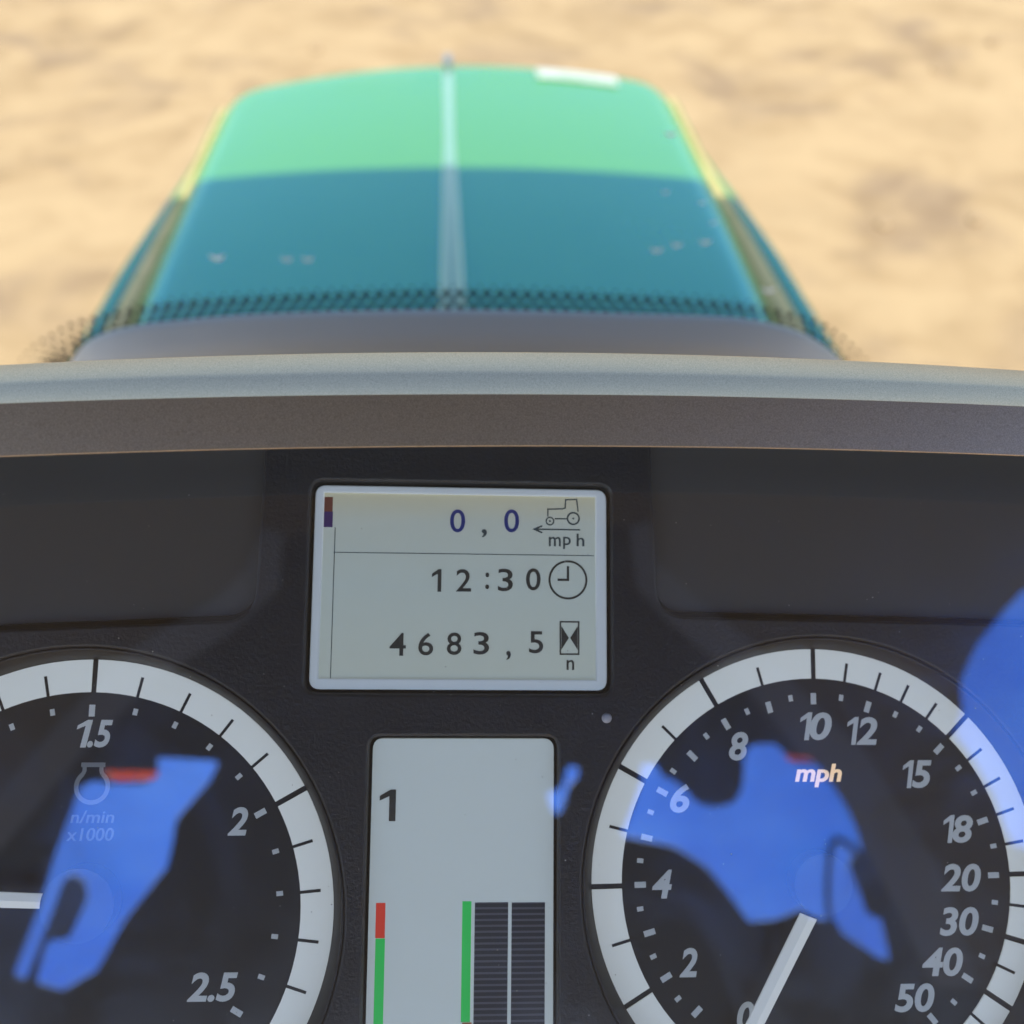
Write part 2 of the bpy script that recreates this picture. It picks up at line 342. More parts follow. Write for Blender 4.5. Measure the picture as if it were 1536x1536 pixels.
M['needle'] = mat('needle_white', (0.86, 0.88, 0.87), 0.5, emit=(0.8, 0.86, 0.85, 0.10))  # faint glow added to brighten the needle
M['hub'] = mat('hub_grey', (0.035, 0.036, 0.04), 0.4)
M['lcd'] = mat('lcd_ground', (0.46, 0.51, 0.45), 0.6, emit=(0.48, 0.52, 0.46, 0.16))
M['lcd_warm'] = mat('lcd_ground_warm', (0.44, 0.45, 0.36), 0.6, emit=(0.44, 0.45, 0.36, 0.13))
m = M['lcd']; b = m.node_tree.nodes["Principled BSDF"]; tc = nd(m, "ShaderNodeTexCoord"); sp = nd(m, "ShaderNodeSeparateXYZ"); ln(m, tc.outputs["Object"], sp.inputs[0])
cr = nd(m, "ShaderNodeValToRGB"); mr = nd(m, "ShaderNodeMapRange"); mr.inputs[1].default_value = -0.034; mr.inputs[2].default_value = 0.0105
ln(m, sp.outputs["Y"], mr.inputs[0]); ln(m, mr.outputs[0], cr.inputs[0]); e = cr.color_ramp.elements
e[0].color = (0.47, 0.52, 0.47, 1); e[1].position = 1; e[1].color = (0.48, 0.47, 0.34, 1)
x = e.new(0.5); x.color = (0.44, 0.51, 0.49, 1); x = e.new(0.85); x.color = (0.45, 0.50, 0.46, 1)
ln(m, cr.outputs[0], b.inputs["Base Color"]); ln(m, cr.outputs[0], b.inputs["Emission Color"])      # soft reflection painted as a tint and glow drifting up the screen
M['lcd_cool'] = mat('lcd_ground_cool', (0.50, 0.57, 0.58), 0.6, emit=(0.50, 0.57, 0.58, 0.17))
M['lcd_frame'] = mat('lcd_frame', (0.60, 0.66, 0.70), 0.5, emit=(0.6, 0.68, 0.75, 0.12))
M['ink'] = mat('lcd_dark', (0.055, 0.052, 0.045), 0.6)
M['ink_blue'] = mat('lcd_blue', (0.03, 0.05, 0.30), 0.6)
M['ink_grey'] = mat('lcd_slate', (0.07, 0.10, 0.11), 0.6)
M['red'] = mat('lcd_red', (0.50, 0.04, 0.02), 0.6, emit=(0.6, 0.04, 0.02, 0.2))
M['rust'] = mat('lcd_rust', (0.25, 0.07, 0.045), 0.6)
M['purple'] = mat('lcd_purple', (0.08, 0.03, 0.20), 0.6)
M['green'] = mat('lcd_green', (0.02, 0.42, 0.08), 0.6, emit=(0.02, 0.5, 0.09, 0.2))
M['orange'] = mat('lcd_orange', (0.5, 0.16, 0.06), 0.6)
M['slate'] = mat('lcd_level_dark', (0.028, 0.030, 0.042), 0.6)
M['slate_back'] = mat('lcd_level_gap', (0.12, 0.125, 0.16), 0.6)
M['lens'] = pane_mat('clear_cover', (0.98, 0.985, 0.99), 0.28, fresnel=False)
m = M['lens']                          # faint smears on the cover: patches where the mirror image blurs
g = [n for n in m.node_tree.nodes if n.type == 'BSDF_GLOSSY'][0]; mx = [n for n in m.node_tree.nodes if n.type == 'MIX_SHADER'][0]
g_h = nd(m, "ShaderNodeBsdfGlossy", Roughness=0.22); g_h.inputs[0].default_value = (1, 1, 1, 1); mh = nd(m, "ShaderNodeMixShader")
tc = nd(m, "ShaderNodeTexCoord"); nz = nd(m, "ShaderNodeTexNoise", Scale=28, Detail=6, Roughness=0.7, Distortion=1.2); ln(m, tc.outputs["Object"], nz.inputs["Vector"])
mr = nd(m, "ShaderNodeMapRange"); ln(m, nz.outputs["Fac"], mr.inputs[0])
for k_, v_ in zip((1, 2, 3, 4), (0.45, 0.8, 0.02, 0.35)): mr.inputs[k_].default_value = v_
ln(m, mr.outputs[0], mh.inputs[0]); ln(m, g.outputs[0], mh.inputs[1]); ln(m, g_h.outputs[0], mh.inputs[2]); ln(m, mh.outputs[0], mx.inputs[2])
M['lens_edge'] = pane_mat('clear_cover_edge', (1, 1, 1), 0)
M['liner'] = grain(mat('roof_lining', (0.058, 0.058, 0.066), 0.9), 300, 0.4, 0.002)
M['roof_out'] = mat('roof_paint', (0.5, 0.5, 0.48), 0.5)
M['reflection_blue'] = pane_mat('blue_reflection_tint', (0.26, 0.62, 1.0), 1.3)  # tint added to make the mirrored sky bluer
m = M['reflection_blue']; t_ = [n for n in m.node_tree.nodes if n.type == 'BSDF_TRANSPARENT'][0]      # added tint, uneven to mottle the mirrored blue
tc = nd(m, "ShaderNodeTexCoord"); nz = nd(m, "ShaderNodeTexNoise", Scale=6, Detail=4, Roughness=0.55); ln(m, tc.outputs["Object"], nz.inputs["Vector"])
cr = nd(m, "ShaderNodeValToRGB"); cr.color_ramp.elements[0].position = 0.38; cr.color_ramp.elements[0].color = (0.31, 0.54, 0.97, 1)
cr.color_ramp.elements[1].position = 0.62; cr.color_ramp.elements[1].color = (0.38, 0.61, 1.0, 1); ln(m, nz.outputs["Fac"], cr.inputs[0]); ln(m, cr.outputs[0], t_.inputs[0])
M['reflection_amber'] = pane_mat('amber_reflection_tint', (0.92, 0.30, 0.13), 1.3)  # added for the orange fringe of the mirrored patches

# ------------------------------------------------------------------ ground
def graded(lo, hi, c0, c1, step, grow=1.18):
    a = [c0]
    while a[-1] < c1: a.append(a[-1]+step)
    s = step
    while a[-1] < hi: s *= grow; a.append(a[-1]+s)
    s = step; f = a[0]; pre = []
    while f > lo: s *= grow; f -= s; pre.append(f)
    return pre[::-1]+a
from mathutils import noise as mnoise
gx = graded(-900, 900, -6, 6, 0.09); gy = graded(-900, 900, 2.0, 11, 0.09)
verts = []; faces = []
for yy in gy:
    for xx in gx:
        z = 0.0
        if -7 < xx < 7 and 1 < yy < 12:
            z = 0.022*mnoise.noise((xx*0.8, yy*0.8, 0.3)) + 0.006*mnoise.noise((xx*2.7, yy*2.7, 5.1))
            z *= min(1, (7-abs(xx)), (12-yy), (yy-1))
        verts.append((xx, yy, z))
nx = len(gx)
for j in range(len(gy)-1):
    for i in range(nx-1): faces.append((j*nx+i, j*nx+i+1, (j+1)*nx+i+1, (j+1)*nx+i))
me = bpy.data.meshes.new('sandy_ground'); me.from_pydata(verts, [], faces)
for p in me.polygons: p.use_smooth = True
tag(obj('ground', me, M['sand']), 'sunlit tan sandy ground with brown damp streaks beyond the hood', 'ground', kind='structure')
bm = bmesh.new()
for k in range(36):
    x, y = rnd.uniform(-5, 5), rnd.uniform(3, 9.5); s = rnd.uniform(0.012, 0.045)
    r = bmesh.ops.create_icosphere(bm, subdivisions=1, radius=s)
    for v in r['verts']:
        v.co = Vector((v.co.x*rnd.uniform(.7, 1.4)+x, v.co.y*rnd.uniform(.7, 1.4)+y, v.co.z*0.6+0.01))
tag(from_bm('soil_clods', bm, M['clod'], smooth=True), 'small dry clods scattered over the sand', 'clods', kind='stuff')

# ------------------------------------------------------------------ hood of the tractor
hood = empty('tractor_hood', (-0.073, 1.0, 1.65), 'glossy green tractor hood with a centre rib, near half in the cab shade', 'tractor hood')
hood.rotation_euler.z = R(3.2)
HW = 0.409
def hood_end(u): 
    t = min(1.0, abs(u)/HW); return 0.915 - 0.045*t*t - 0.06*max(0, (t-0.86)/0.14)**2
def hood_z(u, v):
    t = u/HW
    return -0.030*t*t - 0.018*(v/0.8)**2 - 0.010*max(0, (abs(t)-0.93)/0.07)**2
def strip_w(v):
    P = [(-0.5, 0.115), (0.0, 0.086), (0.25, 0.072), (0.45, 0.050), (0.65, 0.020), (0.95, 0.006)]
    for (a, wa), (b_, wb) in zip(P, P[1:]):
        if a <= v <= b_: return wa+(wb-wa)*(v-a)/(b_-a)
    return P[-1][1]
V0 = -0.45
bm = bmesh.new(); NU, NV = 48, 44
rows = []
for j in range(NV+7):
    row = []
    for i in range(NU+1):
        u = -HW + 2*HW*i/NU; ve = hood_end(u)
        if j <= NV:
            v = V0+(ve-0.06-V0)*j/NV; z = hood_z(u, v)
        else:                       # the nose rolls over and drops
            k = j-NV; a = min(90, k*15)
            v = ve-0.06+0.06*math.sin(R(a)); z = hood_z(u, ve-0.06)-0.05*(1-math.cos(R(a)))
        row.append(bm.verts.new((u, v, z)))
    rows.append(row)
rows.append([bm.verts.new((v.co.x, v.co.y+0.02, v.co.z-0.55)) for v in rows[-1]])
for a, b_ in zip(rows, rows[1:]):
    for i in range(NU): bm.faces.new((a[i], a[i+1], b_[i+1], b_[i]))
for side in (0, NU):                # rolled side edges going down
    col = [r[side] for r in rows]; sg = -1 if side == 0 else 1
    prev = col
    for dx, dz in ((0.006, -0.006), (0.009, -0.018), (0.009, -0.05)):
        nxt = [bm.verts.new((c.co.x+sg*dx, c.co.y, c.co.z+dz)) for c in col]
        for k in range(len(col)-1): bm.faces.new((prev[k], prev[k+1], nxt[k+1], nxt[k]))
        prev = nxt
from_bm('hood_top', bm, M['paint'], hood, smooth=True)
for sg in (-1, 1):
    ss = bmesh.new(); pp = bmesh.new(); prs = None; prp = None
    for j in range(41):
        v = V0+(0.86-V0)*j/40; w = strip_w(v); z = hood_z(HW, v)
        g = 0.010+0.030*max(0, 1-max(v, 0)/0.6)
        q0 = HW+0.015
        prof = [(q0, -0.05), (q0+0.003, -0.030), (q0+0.003+g*0.5, -0.024), (q0+0.003+g, -0.028), (q0+0.005+g, -0.06)]
        cur = [ss.verts.new((sg*u, v, z+dz)) for u, dz in prof]
        if prs:
            for k in range(len(cur)-1): ss.faces.new((prs[k], prs[k+1], cur[k+1], cur[k]))
        prs = cur
        o = q0+0.005+g; wo_ = max(0.004, w-g-0.014)
        prof = [(o, -0.06), (o+0.001, -0.034), (o+0.006*min(1, wo_/.02), -0.029), (o+wo_*0.5, -0.0285), (o+wo_*0.85, -0.033), (o+wo_, -0.050), (o+wo_*1.02, -0.14), (o+wo_*0.9, -0.55)]
        cur = [pp.verts.new((sg*u, v, z+dz)) for u, dz in prof]
        if prp:
            for k in range(len(cur)-1): pp.faces.new((prp[k], prp[k+1], cur[k+1], cur[k]))
        prp = cur
    from_bm('seam_strip', ss, M['dust_and_sheen'], hood, smooth=True)
    from_bm('side_panel', pp, M['paint'], hood, smooth=True)
def rib_part(name, prof, m, v0, v1, lift=0.0, taper=1.0):
    bm = bmesh.new(); pr = None
    for j in range(31):
        v = v0+(v1-v0)*j/30
        k_ = 1+(taper-1)*min(1, max(0, (v+0.1)/0.6)); cur = [bm.verts.new((u*k_, v, hood_z(u, v)+dz*(k_ if dz > 0 else 1)+lift)) for u, dz in prof]
        if pr:
            for k in range(len(cur)-1): bm.faces.new((pr[k], pr[k+1], cur[k+1], cur[k]))
        else: bm.faces.new(cur)
        pr = cur
    bm.faces.new(pr)
    return from_bm(name, bm, m, hood, smooth=True)
rib_part('center_rib', [(-0.021, -0.004), (-0.016, 0.004), (-0.010, 0.010), (-0.004, 0.008), (0, 0.005), (0.004, 0.008), (0.010, 0.010), (0.016, 0.004), (0.021, -0.004)], M['rib_paint'], V0, 0.85, taper=0.5)
bm = bmesh.new(); add_prism(bm, rounded([(-0.008, -0.02), (0.008, -0.02), (0.005, 0.02), (-0.005, 0.02)], 0.005), 0, 0.022)
o = from_bm('hood_ornament', bm, M['steel'], hood, loc=(0, 0.875, -0.030))
bm = bmesh.new(); pr = None
for j in range(13):
    u = 0.165+(0.150)*j/12
    cur = [bm.verts.new((u, hood_end(u)-0.105+dv, hood_z(u, hood_end(u)-0.05)+dz)) for dv, dz in ((0, 0.0045), (0.0, 0.0065), (0.040, 0.0065), (0.040, 0.0005))]
    if pr:
        for k in range(3): bm.faces.new((pr[k], pr[k+1], cur[k+1], cur[k]))
    pr = cur
from_bm('glare_patch', bm, M['glare_patch'], hood)  # added plate standing in for a glare highlight

# ------------------------------------------------------------------ windscreen with its dotted border
ws = empty('windscreen', (0, 0.49, 1.9), 'clear windscreen with dotted black border above the dashboard cowl and dried water spots', 'windscreen')
bm = bmesh.new(); add_prism(bm, [(-0.85, 0), (0.85, 0), (0.85, 0.005), (-0.85, 0.005)], -0.75, 0.88)
from_bm('glass_pane', bm, M['glass'], ws)
def along(line, step):
    out = []; carry = 0.0
    for a, b_ in zip(line, line[1:]):
        a, b_ = Vector(a), Vector(b_); d = (b_-a).length; t = carry
        while t < d: out.append((a+(b_-a)*t/d, (b_-a).normalized())); t += step
        carry = t-d
    return out
def smooth_line(P, n=8):
    out = []
    for i in range(len(P)-1):
        p0, p1, p2, p3 = (Vector(P[max(0, i-1)]), Vector(P[i]), Vector(P[i+1]), Vector(P[min(len(P)-1, i+2)]))
        for k in range(n):
            t = k/n; out.append(0.5*((2*p1)+(p2-p0)*t+(2*p0-5*p1+4*p2-p3)*t*t+(3*p1-p0-3*p2+p3)*t**3))
    return out+[Vector(P[-1])]
fl = smooth_line(FRIT); bm = bmesh.new()
PITCH = 0.0080
for row, (off, rad) in enumerate([(0.0047, 0.0010), (0.0, 0.0027), (-0.0047, 0.0023), (-0.0092, 0.0026), (-0.0135, 0.0028), (-0.0180, 0.0030)]):
    for k, (p, d) in enumerate(along(fl, PITCH/2)):
        if k % 2 != row % 2: continue
        n = Vector((-d.y, d.x)); q = p+n*off
        if row == 0 and min((p-Vector(fl[0])).length, (p-Vector(fl[-1])).length) < 0.08: continue
        fade = min(1, (p-Vector(fl[0])).length/0.10, (p-Vector(fl[-1])).length/0.10); rad_ = rad*(fade+(1-fade)*min(1, 0.15+row*0.2))
        ring = [bm.verts.new((q.x+rad_*math.cos(a*math.pi/5), -0.0006, q.y-1.9+rad_*math.sin(a*math.pi/5))) for a in range(10)]
        bm.faces.new(ring)
o = from_bm('dotted_border', bm, M['frit'], ws, normals=False); o['kind'] = 'stuff'
for (x, z), s in zip(SPECKS, (4.6, 3.4, 3.4, 3.6, 3.2, 3.4, 4.2, 3.2, 2.0, 2.0, 2.0)):
    bm = bmesh.new(); r = s*MM
    pts = arc(0, 0, r, 190, 350, 10)
    prs = None
    for k, (u, v) in enumerate(pts):
        wd = 0.42*r*math.sin(math.pi*k/10)+1e-5; l = Vector((u, v)).normalized()
        cur = [bm.verts.new((u-l.x*wd, 0, v-l.y*wd)), bm.verts.new((u, -0.35*wd, v)), bm.verts.new((u+l.x*wd*.4, 0, v+l.y*wd*.4))]
        if prs:
            for a in range(2): bm.faces.new((prs[a], prs[a+1], cur[a+1], cur[a]))
        prs = cur
    from_bm('water_spot', bm, M['spot'], ws, loc=(x, -0.0002, z-1.9), smooth=True)

# ------------------------------------------------------------------ cowl between windscreen and instruments
bm = bmesh.new(); cl = smooth_line(COWL, 8); prs = None
for p in cl:
    cx, cz = -0.03, 2.0
    prof = [(0.05, 0.97, -0.30), (0.012, 0.985, -0.04), (0.004, 0.998, -0.006), (0.0015, 1.0, -0.001), (0.0, 1.0, 0.0), (-0.0025, 0.999, -0.0005), (-0.0045, 0.995, -0.0018), (-0.0085, 0.98, -0.0055), (-0.0125, 0.965, -0.0095), (-0.0130, 0.955, -0.016), (-0.0125, 0.945, -0.024), (-0.03, 0.93, -0.038), (-0.09, 0.82, -0.045), (-0.12, 0.80, -0.2)]
    cur = [bm.verts.new((cx+(p.x-cx)*k, 0.36+dy, p.y+dz*1.0)) for dy, k, dz in prof]
    if prs:
        for a in range(len(cur)-1): bm.faces.new((prs[a], prs[a+1], cur[a+1], cur[a]))
    prs = cur
tag(from_bm('dashboard_cowl', bm, M['cowl'], smooth=True), 'blurred dark grey dashboard cowl with a rounded lip below the windscreen', 'dashboard cowl')

# ------------------------------------------------------------------ unseen cab roof: shades the dashboard; panes and strips added for the cover's reflections
cab = empty('cab_roof', (0, 0, 2.9), 'dark unseen cab roof with added panes shaping the blue reflections in the gauge cover', 'cab roof'); cab['kind'] = 'thing'
outline = rounded([(-0.95, -1.6), (1.25, -1.7), (1.25, ROOF_FRONT), (-0.95, ROOF_FRONT)], 0.1)
holes = [rounded(p, 0.006, 2) for p in REFLECT_OPENINGS]; ambers = [rounded(p, 0.006, 2) for p in REFLECT_AMBER]
def cutter_of(loops):
    bm = bmesh.new()
    for p in loops: add_prism(bm, p, -0.1, 0.1)
    return from_bm('cutter', bm, M['liner'], cab)
cut_blue, cut_amber = cutter_of(holes), cutter_of(ambers)
def cut_sheet(name, loop, thick, m_, z, cutters):
    q = sheet(name, [loop], thick, m_, cab, z=z)
    for c in cutters:
        b_ = q.modifiers.new('cut', 'BOOLEAN'); b_.object = c; b_.operation = 'DIFFERENCE'; b_.solver = 'EXACT'
    bpy.context.view_layer.update()
    me_ = bpy.data.meshes.new_from_object(q.evaluated_get(bpy.context.evaluated_depsgraph_get()))
    q.modifiers.clear(); q.data = me_; me_.materials.clear(); me_.materials.append(m_)
    return q
cut_sheet('roof_lining', outline, 0.003, M['liner'], 0.003, (cut_blue, cut_amber))
cut_sheet('reflection_dark_sheet', REFLECT_DARK, 0.0004, M['reflection_dark'], -0.0006, (cut_blue, cut_amber))  # added sheet that darkens the middle of the mirror image
for p in REFLECT_STREAKS: cut_sheet('reflection_streak', p, 0.0004, M['reflection_blue_grey'], -0.0012, (cut_blue, cut_amber))  # added strips that mirror as bluish streaks
for p in REFLECT_OPENINGS: cut_sheet('blue_reflection_pane', p, 0.002, M['reflection_blue'], 0.0062, (cut_amber,))  # unseen panes shaped to give the blue mirrored patches
for p in ambers: sheet('amber_reflection_pane', [p], 0.002, M['reflection_amber'], cab, z=0.0062)
bpy.data.objects.remove(cut_blue); bpy.data.objects.remove(cut_amber)
bm = bmesh.new(); add_strokes(bm, REFLECT_CURVE, 0.009, -0.006, -0.003); from_bm('reflection_curve', bm, M['reflection_dark'], cab)  # added to draw a dark curve across the mirrored patch
bm = bmesh.new()
add_box(bm, -0.95, ROOF_FRONT-0.06, 1.25, ROOF_FRONT, 0.0035, 0.07); from_bm('front_visor', bm, M['roof_out'], cab)
for x, y in ((-0.9, 0.52), (1.2, 0.52), (-0.9, -1.5), (1.2, -1.6)):
    bm = bmesh.new(); add_box(bm, x-0.035, y-0.035, x+0.035, y+0.035, -1.7, -0.001); from_bm('pillar', bm, M['matt_black'], cab)

# cab floor and the bulkhead under the windscreen
bm = bmesh.new(); add_box(bm, -0.93, -1.55, 0.93, 0.455, 0.98, 1.02); add_box(bm, -0.93, 0.4555, 0.93, 0.487, 0.98, 1.80)
tag(from_bm('cab_floor', bm, grain(mat('dusty_floor', (0.16, 0.13, 0.10), 0.9), 80, 0.4, 0.002)), 'dusty dark cab floor and bulkhead under the dashboard', 'cab floor', kind='structure')

# ------------------------------------------------------------------ instrument cluster
A = Matrix(PANEL_AXES).to_4x4(); A.translation = Vector(PANEL_ORIGIN)
cl_ = empty('instrument_cluster', label='black tractor instrument cluster with two white-ringed dials and two displays under a silver hood', cat='instrument cluster', matrix=A)
bpy.context.view_layer.update()

# silver hood over the instruments (swept along a slightly bowed line)
def bq(c, x): return c[0]*x*x+c[1]*x+c[2]
def sweep(name, prof, m, x0=-260, x1=270, n=60, smooth=True):
    bm = bmesh.new(); pr = None
    for i in range(n+1):
        x = x0+(x1-x0)*i/n
        a, b_, c = (bq(q, x) for q in BROW)
        cur = [bm.verts.new((x, y, z)) for y, z in prof(a, b_, c)]
        if pr:
            for k in range(len(cur)-1): bm.faces.new((pr[k], pr[k+1], cur[k+1], cur[k]))
        pr = cur
    return from_bm(name, mm_bm(bm), m, cl_, smooth=smooth)
def lerp(p, q, t): return (p[0]+(q[0]-p[0])*t, p[1]+(q[1]-p[1])*t)
def hood_prof(a, b_, c):
    F0, F1, T = (a, 35.0), (b_, 36.0), (c, 23.5)
    return [(a, 34.8), (a+0.15, 35.0), lerp(F0, F1, 0.15), lerp(F0, F1, 0.5), lerp(F0, F1, 0.93), (b_+0.1, 36.0), lerp(F1, T, 0.03), lerp(F1, T, 0.25),
            lerp(F1, T, 0.45), (lerp(F1, T, 0.5)[0]+0.12, lerp(F1, T, 0.5)[1]), lerp(F1, T, 0.55), lerp(F1, T, 0.97), (c, 23.0), (c-1, 21), (c-2, 5), (c-2, -34)]
hd = sweep('cluster_hood', hood_prof, M['silver'])
for p in hd.data.polygons: p.use_smooth = True
hd.data.set_sharp_from_angle(angle=R(40))
sweep('hood_underside', lambda a, b_, c: [(a, 34.8), (a+0.3, 33.6), (a+6, 27), (a+17, 1.5), (a+22, -30)], M['matt_black'])

# fascia with its openings
def opening(c, r): return circle(c[0], c[1], r, 120)
LIP = 3.0
def dial_open(d): return opening(d['centre'], d['outer']+LIP)
bar_f = BARS['frame']
rec = [rounded(p, 4.0, 4) for p in RECESS]
def trim_top(L): return [(x, min(y, 27)) for x, y in L]
holes = [dial_open(TACH), dial_open(SPEED), rrect(DISPLAY['frame'], 3.2, 0.9), rrect(bar_f, 3.0, 0.8)]+[trim_top(p) for p in rec]
sheet('fascia', [rrect((-190, -160, 200, 32), 6)]+holes, 5.0, M['fascia'], cl_, z=0.0, bevel=0.7, scale=MM)
bm = bmesh.new(); add_box(bm, -192, -162, 202, 30, -60, -14); from_bm('housing', mm_bm(bm), M['matt_black'], cl_)
bm = bmesh.new()
for y0, z0, w0, d0, y1, z1, w1, d1 in ((-120, -60, 70, 30, -330, -150, 55, 40), (-330, -150, 55, 40, -1100, -620, 60, 60)):
    a_ = [bm.verts.new((x, y0+yy, z0+zz)) for x, yy, zz in ((-w0, 0, d0), (w0, 0, d0), (w0, 0, -d0), (-w0, 0, -d0))]
    b_ = [bm.verts.new((x, y1+yy, z1+zz)) for x, yy, zz in ((-w1, 0, d1), (w1, 0, d1), (w1, 0, -d1), (-w1, 0, -d1))]
    for i in range(4): bm.faces.new((a_[i], a_[(i+1) % 4], b_[(i+1) % 4], b_[i]))
from_bm('column', mm_bm(bm), M['matt_black'], cl_)
for p in RECESS:
    bm = bmesh.new(); q = rounded([(x, min(y+(1.3 if y < 10 else 0), 29)) for x, y in p], 4.0, 4)
    cx = sum(x for x, y in q)/len(q); cy = sum(y for x, y in q)/len(q)
    add_prism(bm, [(cx+(x-cx)*0.996, y) for x, y in q], -8, -3.0)
    from_bm('warning_panel', mm_bm(bm), M['smooth_black'], cl_)
bm = bmesh.new(); bmesh.ops.create_uvsphere(bm, u_segments=16, v_segments=8, radius=1.2)
for v in bm.verts: v.co = Vector((v.co.x+SENSOR[0], v.co.y+SENSOR[1], v.co.z*0.6))
from_bm('light_sensor', mm_bm(bm), mat('sensor_grey', (0.5, 0.5, 0.56), 0.4), cl_, smooth=True)

# dials
DZ = -6.0
def build_dial(name, d, label):
    cx, cy = d['centre']; ri, ro = d['inner'], d['outer']
    bm = bmesh.new(); add_prism(bm, circle(cx, cy, ro+LIP, 96), DZ-3, DZ)
    dial = from_bm(name, mm_bm(bm), M['dial'], cl_); dial['label'] = label
    bm = bmesh.new(); prs = None; N = 96
    prof = [(ro+LIP+0.6, -2.6), (ro+LIP-0.05, -0.4), (ro+LIP-0.25, -0.15), (ro+LIP-0.8, -0.5), (ro+0.15, DZ+0.25), (ro+0.02, DZ+0.05)]
    first = None
    for i in range(N+1):
        a = 2*math.pi*i/N
        cur = first if i == N else [bm.verts.new((cx+r_*math.cos(a), cy+r_*math.sin(a), z)) for r_, z in prof]
        if prs:
            for k in range(len(cur)-1): bm.faces.new((prs[k], prs[k+1], cur[k+1], cur[k]))
        prs = cur; first = first or cur
    from_bm('dial_rim', mm_bm(bm), M['rim'], dial, smooth=True)
    # white ring, one segment between each two long ticks
    mj = sorted(a % 360 for a in d['majors']); gap = 0.62
    for a0, a1 in zip(mj, mj[1:]+[mj[0]+360]):
        n = max(3, int((a1-a0)/3)); g = math.degrees(gap/ri)
        bm = bmesh.new(); add_prism(bm, arc(cx, cy, ro, a0+g*0.9, a1-g*0.9, n)+arc(cx, cy, ri, a1-g, a0+g, n), DZ, DZ+0.35)
        from_bm('ring_segment', mm_bm(bm), M['ring'], dial)
    def bar(nm, ang, r0, r1, w, m, z0, z1):
        a = R(ang); dx, dy = math.cos(a), math.sin(a); px, py = -dy*w/2, dx*w/2
        bm = bmesh.new(); add_prism(bm, [(cx+dx*r0-px, cy+dy*r0-py), (cx+dx*r1-px, cy+dy*r1-py), (cx+dx*r1+px, cy+dy*r1+py), (cx+dx*r0+px, cy+dy*r0+py)], z0, z1)
        return from_bm(nm, mm_bm(bm), m, dial)
    for a in d['minors']: bar('tick', a, ri-0.6, ri+(ro-ri)*0.62, 0.68, M['dial'], DZ+0.36, DZ+0.42)
    for a, r_ in d['dots']: bar('scale_dot', a, r_-0.75, r_+0.75, 1.05, M['print'], DZ, DZ+0.06)
    for a, r_ in d['dashes']: bar('scale_dash', a, r_-1.35-0.5*d.get('longer', {}).get(a, 0), r_+1.35+0.5*d.get('longer', {}).get(a, 0), 1.35, M['print'], DZ, DZ+0.06)
    for s, x, y, w, h in d['print']:
        small = s in ('n/min', 'x1000')
        if s[0] == '1' and s[:2] != '1k' and not small:      # the figure one is drawn apart
            f1 = 0.30 if len(s) == 2 else 0.33
            put_text('numeral', '1', x-w/2+w*f1/2, y, w*f1, h, DZ+0.05, M['print'], dial, 0.2, 0.03)
            put_text('numeral', s[1:], x-w/2+w*(f1+0.05)+w*(0.95-f1)/2, y, w*(0.95-f1), h, DZ+0.05, M['print'], dial, 0.2, 0.028)
            continue
        put_text('lettering' if not s[0].isdigit() else 'numeral', s, x, y, w, h, DZ+0.05, M['cream'] if s == 'mph' else M['print_dim'] if small else M['print'], dial, 0.12 if small else 0.2, 0.01 if small else 0.028)
    bm = bmesh.new(); nd_ = d['needle']; lo = [bm.verts.new((x, y, -2.0)) for x, y in nd_]; up = [bm.verts.new((x, y, -1.5)) for x, y in nd_]
    mid = lambda i, j_: bm.verts.new(((nd_[i][0]+nd_[j_][0])/2, (nd_[i][1]+nd_[j_][1])/2, -1.05)); e0, e1 = mid(0, 1), mid(2, 3)
    bm.faces.new(lo[::-1])
    for i in range(4): bm.faces.new((lo[i], lo[(i+1) % 4], up[(i+1) % 4], up[i]))
    bm.faces.new((up[0], up[1], e0)); bm.faces.new((up[1], up[2], e1, e0)); bm.faces.new((up[2], up[3], e1)); bm.faces.new((up[3], up[0], e0, e1)); from_bm('needle', mm_bm(bm), M['needle'], dial)
    bm = bmesh.new(); hx, hy = d['hub']
    add_prism(bm, circle(hx, hy, d['hub_r'], 48), DZ, -0.7)
    bmesh.ops.bevel(bm, geom=[e for e in bm.edges if abs(e.verts[0].co.z+0.7) < 1e-4 and abs(e.verts[1].co.z+0.7) < 1e-4], offset=0.5, segments=2, affect='EDGES')
    from_bm('needle_hub', mm_bm(bm), M['hub'], dial)
    return dial
TACH['hub_r'] = 8.0; SPEED['hub_r'] = 6.9
tach = build_dial('tachometer', TACH, 'engine speed dial with an engine symbol, numbered 1.5 to 2.5')
speed = build_dial('speedometer', SPEED, 'speed dial marked mph, numbered 0 to 50, needle pointing to 0')
# engine symbol: open ring with a piston cap
ex, ey = ENGINE_ICON; bm = bmesh.new()
add_strokes(bm, arc(ex, ey-0.2, 3.55, 128, 412, 36), 1.0, DZ, DZ+0.06)
add_strokes(bm, [(ex-2.19, ey+2.6), (ex-1.9, ey+3.4), (ex-1.9, ey+4.4)], 0.9, DZ+0.061, DZ+0.1); add_strokes(bm, [(ex+2.19, ey+2.6), (ex+1.9, ey+3.4), (ex+1.9, ey+4.4)], 0.9, DZ+0.061, DZ+0.1)
add_strokes(bm, [(ex-2.7, ey+4.7), (ex+2.7, ey+4.7)], 1.0, DZ, DZ+0.06)
from_bm('engine_symbol', mm_bm(bm), M['print_dim'], tach)

